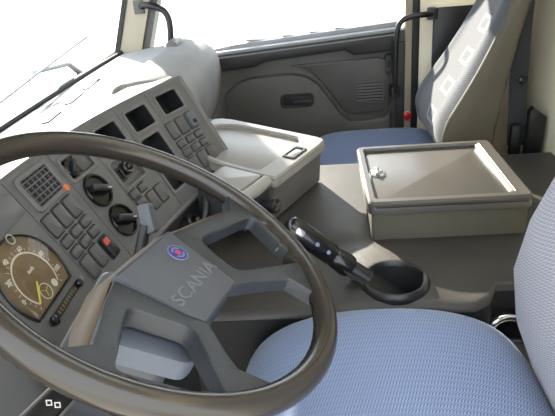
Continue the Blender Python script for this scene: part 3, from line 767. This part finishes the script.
# wings: each side one flat web with a window, two spokes running out to the rim
def ray_hit(c, d, pl):
    best = None
    for a, b in zip(pl, pl[1:]+pl[:1]):
        ex, ey = b[0]-a[0], b[1]-a[1]; den = d[0]*ey-d[1]*ex
        if abs(den) < 1e-12: continue
        t = ((a[0]-c[0])*ey-(a[1]-c[1])*ex)/den; u = ((a[0]-c[0])*d[1]-(a[1]-c[1])*d[0])/den
        if t > 0 and -1e-9 <= u <= 1+1e-9 and (best is None or t > best): best = t
    return best
def wing(sg):
    out = [(.060, .016), (.100, .004), (.150, -.014), (.182, -.025), (.196, -.022), (.207, -.004)]
    out += [(.2135*math.cos(math.radians(a)), .2135*math.sin(math.radians(a))) for a in range(-3, -66, -6)]
    out += [(.098, -.180), (.112, -.168), (.108, -.156), (.085, -.131), (.060, -.108), (.044, -.094), (.036, -.06), (.045, -.01)]
    hole = rrpoly2([(.094, -.020), (.193, -.057), (.150, -.152), (.072, -.086)], (.016, .010, .010, .014))
    c = (.127, -.080); n = 96; O = []; H = []
    for i in range(n):
        a = 2*math.pi*i/n; d = (math.cos(a), math.sin(a)); to, th = ray_hit(c, d, out), ray_hit(c, d, hole)
        O.append((c[0]+d[0]*to, c[1]+d[1]*to)); H.append((c[0]+d[0]*th, c[1]+d[1]*th))
    def hz(x, y): r = math.hypot(x, y); return -.0185+.0235*max(0, min(1, (r-.075)/.125))
    def th(x, y): r = math.hypot(x, y); return .024-.004*max(0, min(1, (r-.08)/.12))
    def ring(pl, dz, ins, lean=0, full=False):
        res = []
        for (x, y), (ox, oy) in zip(pl, H if pl is O else O):
            dx, dy = ox-x, oy-y; L = max(1e-6, math.hypot(dx, dy)); q = (x+dx/L*ins, y+dy/L*ins)
            up = lean*max(0, min(1, (q[1]+.09)/.06)) if lean else 0
            res.append(WFm(sg*(q[0]+up*.25), q[1]+up, hz(x, y)+dz*(th(x, y)/.036)))
        return res
    rings = [ring(O, -.036, 0), ring(O, -.030, 0), ring(O, -.006, 0), ring(O, -.0015, .0012), ring(O, 0, .004), ring(H, 0, .004), ring(H, -.0015, .0012), ring(H, -.006, 0), ring(H, -.036, -.001)]
    v, f = loops(rings, False, False); n_ = n; k = len(rings)-1
    f += [(k*n_+i, k*n_+(i+1) % n_, (i+1) % n_, i) for i in range(n_)]
    return v, f
def rrpoly2(pl, rs):
    out = []
    for i in range(len(pl)):
        a, b, c = V(pl[i-1]), V(pl[i]), V(pl[(i+1) % len(pl)]); r = rs[i]
        p, q = b+(a-b).normalized()*r, b+(c-b).normalized()*r
        for k in range(6):
            t = k/5; z = p*(1-t)**2+b*2*t*(1-t)+q*t*t; out.append((z.x, z.y))
    return out
def rrpoly(pl, r): return rrpoly2(pl, [r]*len(pl))
def warm_edge():  # strip along the front edges that carries the painted warm light
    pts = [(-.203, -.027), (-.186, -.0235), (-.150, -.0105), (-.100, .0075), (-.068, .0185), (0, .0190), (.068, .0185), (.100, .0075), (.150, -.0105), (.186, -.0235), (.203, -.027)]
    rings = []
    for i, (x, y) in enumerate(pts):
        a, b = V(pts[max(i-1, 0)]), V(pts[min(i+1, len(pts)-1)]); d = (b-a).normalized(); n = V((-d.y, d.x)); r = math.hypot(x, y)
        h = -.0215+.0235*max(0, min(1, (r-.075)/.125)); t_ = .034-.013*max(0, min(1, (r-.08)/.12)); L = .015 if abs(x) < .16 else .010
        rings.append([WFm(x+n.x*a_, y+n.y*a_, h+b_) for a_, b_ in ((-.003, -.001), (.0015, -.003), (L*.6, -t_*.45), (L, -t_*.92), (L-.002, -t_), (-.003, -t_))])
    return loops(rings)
obj('warm_light_edge', *warm_edge(), 'hubwarm', sw, 40)
for sg in (1, -1): obj('spoke_pair', *wing(sg), 'hub', sw, 50)
def trap(wt, wb, ut, ub, r=.006):
    return rrpoly([(wt, ut), (-wt, ut), (-wb, ub), (wb, ub)], r)
hubr = []
for (wt, wb, ut, ub, h) in ((.062, .046, .016, -.093, -.020), (.066, .046, .022, -.095, -.030), (.070, .046, .034, -.096, -.052), (.060, .042, .034, -.09, -.085), (.045, .035, .02, -.06, -.10)):
    hubr.append([WFm(a, b, h) for a, b in trap(wt, wb, ut, ub, .010)])
obj('hub', *loops(hubr), 'hub', sw, 50)
obj('hub_cover', *slab(WFm, rrpoly([(.02, .0), (-.098, .002), (-.117, -.028), (-.083, -.104), (-.060, -.108), (.0, -.088)], .010), -.072, -.045, .005), 'cover', sw)
pad = obj('centre_pad', *slab(WFm, trap(.068, .050, .0165, -.094, .005), -.024, -.012, .004), 'pad', sw)
text('lettering', 'SCANIA', WFm.at(.000, -.056, -.0118), .0235, 'letter', pad, .0007, .0004, xs=1.28)
ef = WFm.at(.033, -.015, -.012)
em = obj('emblem', *lathe(ef, [(.0140, -.001), (.0140, .0008), (.0130, .0012), (.0122, .0008)], 32), 'pale', sw)
obj('emblem_disc', *lathe(ef, [(.0124, 0), (.0124, .0009), (.001, .0010)], 32), 'blue', em)
for a0, a1 in ((20, 150), (200, 330)): obj('emblem_band', *arc_band(ef, .0066, .0092, a0, a1, .0013, 12), 'pale', em)
obj('emblem_centre', *lathe(ef, [(.0042, .0008), (.0042, .0014), (.001, .0016)], 20), 'emred', em)

# ================================================================== STEERING COLUMN with stalks
AXF = Fr(WC, WFm.x, WFm.y, WN)
sc_ = thing('steering_column', 'grey steering column shroud with two stalks under the steering wheel', 'steering column', WC-WN*.42)
cr = []
for w_, h_, o_, d in ((.050, .050, -.01, -.085), (.068, .062, -.01, -.105), (.072, .066, -.01, -.17), (.066, .062, -.008, -.215), (.052, .05, 0, -.235)):
    cr.append([Fr(WC, (1, 0, 0), WU, WN)(a*1.0, b+o_, d) for a, b in rr(w_*2, h_*2, .022, 5)])
obj('column_shroud', *loops(cr), 'shroud', sc_, 40)
WV = Fr(WC, (1, 0, 0), WU, WN)
pr_ = []
for i in range(15): pr_.append((.050+(.008 if i % 2 else -.002)+i*.0012, -.235-i*.012))
obj('column_gaiter', *lathe(WV, pr_, 28), 'rubber', sc_, 25)
# right stalk (pale tip)
rs = obj('stalk', *tube(smooth_path([(.055, .105, .668), (.115, .098, .672), (.158, .088, .695), (.180, .079, .728), (.186, .076, .738)]), [.008]*10+[.009]*15, 12), 'black', sc_)
obj('stalk_tip', *slab(Fr(V((.193, .073, .745)), V((0, -1, .2)), V((.40, -.06, .9))), rr(.020, .046, .005), -.010, .010, .003), 'stalkg', rs)
# left stalk with symbols
lf = Fr(V((-.150, .098, .702)), V((-1, .22, .10)), V((0, .55, .84)), V((-.12, -.62, .78)))
ls = obj('stalk', *slab(lf, rrpoly([(.062, .010), (-.10, .014), (-.10, -.014), (.062, -.018)], .006), -.009, .005, .003), 'black', sc_)
obj('stalk_edge', *slab(lf.at(-.02, .0135, -.004), rr(.155, .003, .001), 0, .009, .001), 'silver', ls)
for k, (a, b) in enumerate(((-.010, .004), (-.006, -.004), (.018, .002), (.024, -.005))):
    fr = lf.at(a, b, .005)
    obj('stalk_symbol', *ringslab(fr, [(.0045, 0), (0, .0045), (-.0045, 0), (0, -.0045)], [(.0028, 0), (0, .0028), (-.0028, 0), (0, -.0028)], -.0003, .0004, .0001), 'white', ls)
obj('stalk_symbol', *ringslab(lf.at(.042, -.001, .005), circ(.006, 18), circ(.0042, 18), -.0003, .0004, .0001), 'white', ls)

# ignition key in the lower fascia
kp = PF(.415, TB+.035, -.002)
ky = thing('ignition_key', 'ignition key with dark fob and small ring below the switch panel', 'key', kp.o)
obj('key_barrel', *lathe(kp, [(.017, -.03), (.017, .010), (.014, .014), (.010, .014), (.010, .008)], 24), 'black', ky)
obj('key_head', *slab(Fr(kp(0, 0, .012), kp.z, kp.x), rr(.040, .024, .007), -.003, .003, .001), 'gloss', ky)
rg = [kp(.012*math.cos(a), -.012+.012*math.sin(a), .026+.004*math.cos(a)) for a in [2*math.pi*i/20 for i in range(21)]]
obj('key_ring', *tube(rg, .0012, 8, False), 'chrome', ky)
obj('key_fob', *tube([kp(.004, -.012, .026), kp(.016, -.004, .034), kp(.030, .012, .040), kp(.040, .028, .042)], [.005, .010, .011, .007], 12), 'black', ky)
obj('second_key', *slab(Fr(kp(-.014, -.02, .028), kp.x, kp.y), rr(.016, .024, .006), -.001, .0015, .0005), 'silver', ky)

# ================================================================== GRAB HANDLES and small things
gh = thing('grab_handle', 'bent dark grab handle on the far windscreen pillar', 'grab handle', (1.50, .33, .79))
obj('bar', *tube(smooth_path([(1.500, .405, .920), (1.480, .385, .928), (1.475, .350, .922), (1.475, .318, .905), (1.475, .305, .875), (1.475, .306, .83), (1.475, .312, .795)]), .011, 12), 'black', gh)
obj('upper_mount', *bbox((1.485, .388, .900), (1.512, .425, .945), .004), 'door', gh)
obj('lower_mount', *lathe(Fr((1.475, .313, .788), (1, 0, 0), (0, 1, 0)), [(.018, 0), (.018, .006), (.013, .010)], 18), 'door', gh)
gh = thing('grab_handle', 'black tube grab handle bending over the passenger door edge', 'grab handle', (1.49, -.50, .55))
obj('bar', *tube(smooth_path([(1.49, -.474, .56), (1.49, -.474, .68), (1.49, -.478, .765), (1.49, -.492, .806), (1.49, -.525, .821), (1.49, -.565, .824), (1.50, -.598, .823)]), .0095, 12), 'black', gh)
obj('upper_mount', *bbox((1.495, -.618, .805), (1.527, -.585, .842), .004), 'black', gh)
obj('lower_mount', *bbox((1.485, -.490, .545), (1.556, -.460, .58), .004), 'black', gh)
rd = thing('red_reflector', 'small round red reflector on the door post beside the passenger seat', 'reflector', (1.53, -.528, .45))
obj('lens', *lathe(Fr((1.548, -.528, .452), (0, 1, 0), (0, 0, 1), (-1, 0, 0)), [(.016, 0), (.016, .003), (.012, .006), (.002, .008)], 22), 'red', rd)
obj('backing', *lathe(Fr((1.551, -.528, .452), (0, 1, 0), (0, 0, 1), (-1, 0, 0)), [(.018, 0), (.018, .003), (.01, .003)], 22), 'white', rd)

# wiper and outside mirror
wp = thing('windscreen_wiper', 'thin wiper resting outside along the foot of the windscreen', 'wiper', (.9, .60, .80))
def wsp(x, z, o): return ws(x, z)+V((0, o, 0))
obj('blade', *tube([wsp(.55, .80, .03), wsp(.9, .835, .03), wsp(1.25, .87, .03)], .004, 8), 'ledge', wp)
obj('arm', *tube([wsp(1.30, .74, .05), wsp(1.15, .81, .045), wsp(.9, .84, .038)], [.010, .008, .006], 8), 'ledge', wp)
mr = thing('door_mirror', 'tall outside mirror beyond the passenger window', 'mirror', (1.85, .42, .8))
mf = Fr((1.86, .42, 1.12), (1, .25, 0), (0, 0, 1))
obj('mirror_housing', *slab(mf, rr(.20, .42, .03), -.05, 0, .008), 'ledge', mr)
obj('mirror_glass', *slab(mf, rr(.18, .39, .02), -.001, .002, .0005), 'mirror', mr)
obj('mirror_arm', *tube([(1.66, .43, .86), (1.80, .44, .86), (1.85, .44, .93)], .012, 10), 'black', mr)
